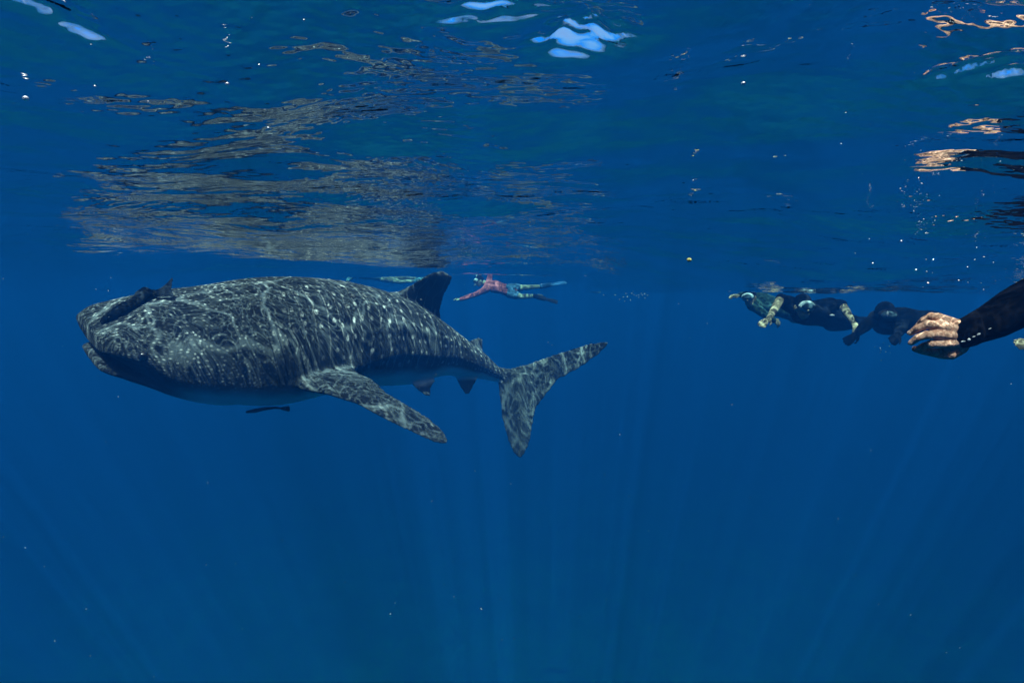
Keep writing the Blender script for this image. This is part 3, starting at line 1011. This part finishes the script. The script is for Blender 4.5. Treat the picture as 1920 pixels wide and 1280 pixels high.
def near_diver():
    D = 1.5
    px = D / F                                      # metres per pixel at the hand
    R = root('person', P(2420, 560, 1.9), 'diver in black wetsuit reaching in from the right edge with a bare sunlit hand', 'person', 'snorkellers at the surface')

    def H(x, y, z=0.0):
        return P(x, y, D + z)

    bm = bmesh.new()
    # back of the hand: four metacarpal ridges over a palm
    wr_t, wr_b = H(1812, 612, .014), H(1812, 642, .014)
    kn = [H(1758, 595, .016), H(1754, 609, .000), H(1755, 626, -.002), H(1760, 644, .006)]
    for i, kp in enumerate(kn):
        st = wr_t.lerp(wr_b, 0.12 + 0.26 * i)
        tube(bm, [st, st.lerp(kp, 0.55), kp], [0.0165, 0.0145, 0.0125], n=14)
    tube(bm, [H(1798, 628, .026), H(1776, 626, .028), H(1760, 622, .026)], [0.024, 0.030, 0.026], n=16, flat=0.62, side=FWD)
    for a_, b_ in ((0, 1), (1, 2), (2, 3)):
        m_ = kn[a_].lerp(kn[b_], 0.5) + FWD * 0.004
        w_ = wr_t.lerp(wr_b, 0.25 + 0.25 * a_) + FWD * 0.002
        tube(bm, [w_, w_.lerp(m_, 0.5), m_.lerp(w_, 0.12)], [0.0165, 0.0150, 0.0120], n=14)
    # heel of the palm and thumb, underneath in the shade
    tube(bm, [H(1800, 650, .022), H(1782, 662, .030), H(1764, 662, .034)], [0.020, 0.019, 0.016], n=14)
    tube(bm, [H(1782, 662, .034), H(1752, 661, .042), H(1730, 657, .044), H(1716, 654, .042)], [0.016, 0.0125, 0.0110, 0.0085], n=14)
    # fingers, top one curled most
    F_ = [
        ([H(1758, 595, .016), H(1745, 593, .012), H(1731, 600, .024), H(1722, 609, .040)], [0.0115, 0.0100, 0.0088, 0.0070]),
        ([kn[1], H(1738, 608, -.010), H(1720, 615, .000), H(1708, 624, .016)], [0.0122, 0.0112, 0.0098, 0.0078]),
        ([kn[2], H(1738, 628, -.012), H(1720, 633, -.004), H(1709, 642, .010)], [0.0122, 0.0112, 0.0098, 0.0078]),
        ([kn[3], H(1744, 645, -.002), H(1730, 649, .012), H(1721, 654, .026)], [0.0115, 0.0102, 0.0090, 0.0072])]
    for pts, rd in F_:
        tube(bm, pts, rd, n=14)
        ball(bm, pts[1] - FWD * 0.001, (rd[1] * 1.08,) * 3, seg=12)
    # wrist running up into the sleeve
    tube(bm, [H(1798, 628, .016), H(1830, 615, .012), H(1880, 590, .01)], [0.028, 0.030, 0.034], n=16)
    body = finish(bm, 0.0018, 'body', near_skin(), R, 3)
    # nails
    for pts, rd in F_[:3]:
        tip, pre = pts[3], pts[2]
        d = (tip - pre).normalized()
        out = (-FWD * 0.8 + UP * 0.6)
        out = (out - d * out.dot(d)).normalized()
        bm = bmesh.new()
        m = frame_of(d, out)
        ball(bm, tip - d * 0.001 + out * rd[3] * 0.78, (rd[3] * 0.72, rd[3] * 1.0, rd[3] * 0.28), m, 12)
        raw(bm, 'fingernail', M_NAIL, R)
    # sleeve: cuff, forearm, elbow, upper arm; then the trunk, hood and legs beyond the frame
    bm = bmesh.new()
    tube(bm, [H(1803, 627, .016), H(1826, 617, .014), H(1862, 602, .01), H(1905, 577, .0), H(1950, 553, -.02)], [0.0385, 0.0405, 0.048, 0.0545, 0.0545], n=24)
    tube(bm, [H(1945, 555, -.02), H(2030, 530, .0), H(2150, 515, .15)], [0.056, 0.062, 0.075], n=20)
    tube(bm, [P(2150, 515, 1.66), P(2240, 540, 1.75), P(2340, 560, 1.85), P(2480, 580, 2.0)], [0.12, 0.17, 0.165, 0.15], n=22, flat=0.66, side=Vector((0, 0, 1)))
    for oy in (-18, 18):
        tube(bm, [P(2480, 580 + oy, 2.0 + oy * .005), P(2680, 600 + oy, 2.2 + oy * .005), P(2860, 620 + oy, 2.5 + oy * .005)], [0.10, 0.07, 0.045], n=16)
    # the other arm trails along the far side
    tube(bm, [P(2170, 520, 1.95), P(2290, 590, 2.1), P(2400, 620, 2.15)], [0.07, 0.055, 0.042], n=16)
    # folds round the cuff and elbow
    for (x, y, r) in ((1815, 622, .0405), (1926, 566, .0560), (1940, 558, .0562)):
        a = H(x, y, .012 if x < 1850 else -.01)
        t = (H(1950, 553) - H(1806, 626)).normalized()
        tube(bm, [a - t * 0.004, a + t * 0.004], [r, r], n=24)
    finish(bm, 0.0045, 'wetsuit', M_NEO, R, 2)
    hm = frame_of(Vector((-1, -0.1, -0.15)), Vector((-.1, 0, 1)))
    hc = P(2085, 480, 1.78)
    bm = bmesh.new()
    ball(bm, hc + hm @ Vector((0, -0.012, 0.018)), (0.080, 0.10, 0.104), hm)
    ball(bm, hc + hm @ Vector((0, 0.02, -0.056)), (0.058, 0.062, 0.064), hm)
    tube(bm, [hc + hm @ Vector((0, 0.084, 0.012)), hc + hm @ Vector((0, 0.106, -0.022))], [0.010, 0.015], n=8)
    tube(bm, [hc, P(2150, 512, 1.72)], [0.062, 0.07], n=14)
    finish(bm, 0.007, 'hood', M_NEO, R, 2)
    bm = bmesh.new()
    ball(bm, hc + hm @ Vector((0, 0.080, 0.018)), (0.082, 0.045, 0.054), hm)
    raw(bm, 'mask_skirt', M_FRAME_D, R)
    bm = bmesh.new()
    for sx in (-1, 1):
        ball(bm, hc + hm @ Vector((0.036 * sx, 0.116, 0.020)), (0.031, 0.012, 0.032), hm, 14)
    raw(bm, 'mask_lens', M_LENS, R)
    # small pale marks in a row along the sleeve
    arm_me = [c for c in R.children if c.name.startswith('wetsuit')][0]
    bv = BVHTree.FromPolygons([R.location + arm_me.location + v.co for v in arm_me.data.vertices], [p.vertices[:] for p in arm_me.data.polygons])
    for x, y, a, b in ((1806, 640, 4.5, 1.8), (1817, 636.5, 3.2, 3.4), (1826, 631, 3.4, 1.5), (1835, 626.5, 4.2, 2.2), (1856, 616, 3.2, 1.0)):
        d = (P(x, y, 1.0) - CAM).normalized()
        hit, nrm, _, _ = bv.ray_cast(CAM, d)
        if hit is None:
            continue
        bm = bmesh.new()
        t = (RGT * 0.87 + UP * 0.45)
        t = (t - nrm * t.dot(nrm)).normalized()
        ball(bm, hit, (b * px * 0.8, a * px * 0.8, 0.0012), frame_of(t, nrm), 12)
        raw(bm, 'sleeve_mark', M_MARK, R)


M_NAIL = simple('fingernail', (0.62, 0.42, 0.33), 0.3, 0.5)
near_diver()

# ------------------------------------------------------------------ bubbles and drifting specks
random.seed(5)


def specks(name, spots, mat, label, seg=1):
    bm = bmesh.new()
    for p, r, st in spots:
        m = Matrix.Translation(p) @ Matrix.Rotation(random.uniform(0, 3), 4, 'Y') @ Matrix.Diagonal((r * st, r, r / max(st, 1) ** 0.5, 1))
        bmesh.ops.create_icosphere(bm, subdivisions=seg, radius=1.0, matrix=m)
    me = bpy.data.meshes.new(name)
    bm.to_mesh(me)
    bm.free()
    me.shade_smooth()
    o = link_mesh(name, me, mat)
    return tag(o, label, kind='stuff')


bub = []
for _ in range(20):
    x = random.triangular(1560, 1920, 1850)
    lo = np.interp(x, [1560, 1700, 1800, 1920], [425, 450, 455, 470])
    hi = np.interp(x, [1560, 1640, 1700, 1800, 1900, 1920], [470, 500, 540, 560, 530, 510])
    y = random.uniform(lo, hi)
    q, d = sea_hit(x, y)
    dist = min((q - CAM).length, 2.6)
    bub.append((CAM + d * (dist * random.uniform(0.55, 0.9)), random.uniform(0.0009, 0.0015) * random.choice((1.0, 1.0, 1.4, 2.1)), random.choice((1.0, 1.3, 1.9))))
for _ in range(14):
    bub.append((P(random.gauss(1655, 10), random.gauss(650, 9), random.uniform(5, 6)), random.uniform(0.003, 0.007), 1.0))
for x, y, r in ((48, 185, .0035), (1394, 157, .0032), (178, 162, .0015), (426, 158, .0028), (503, 241, .0028), (278, 191, .0014), (486, 122, .0014), (570, 38, .0014),
                (1300, 339, .0014), (1577, 270, .001)):
    q, d = sea_hit(x, y)
    dist = min((q - CAM).length * 0.93, 3.0)
    bub.append((CAM + d * dist, r * dist, 1.1))
specks('air_bubbles', bub, M_BUB, 'small bright air bubbles drifting under the surface', 2)
dr = []
for _ in range(26):
    dr.append((P(random.gauss(1188, 18), random.gauss(552, 7), random.uniform(11, 13)), random.uniform(0.008, 0.016), 1.0))  # dim bubbles by the red swimmer's flippers
for _ in range(190):
    d = random.uniform(0.7, 5.0)
    dr.append((P(random.uniform(0, 1920), random.uniform(60, 1275), d), random.uniform(0.0003, 0.0009) * d ** 0.6, random.choice((1, 1, 1.5, 3.0))))
specks('drifting_specks', dr, simple('plankton', (0.36, 0.40, 0.40), 0.6, 0.3), 'pale plankton specks and dim flipper bubbles drifting in the water')
o = specks('floating_seed', [(P(1292, 487, 1.6), 0.0062, 1.15)], simple('seed_husk', (0.28, 0.26, 0.09), 0.6, 0.3, 0.3, 200.0), None, 2)
del o['kind']
origin_to(o, P(1292, 487, 1.6))
tag(o, 'tiny round olive speck floating by itself right of the red shirted snorkeller', 'seed')
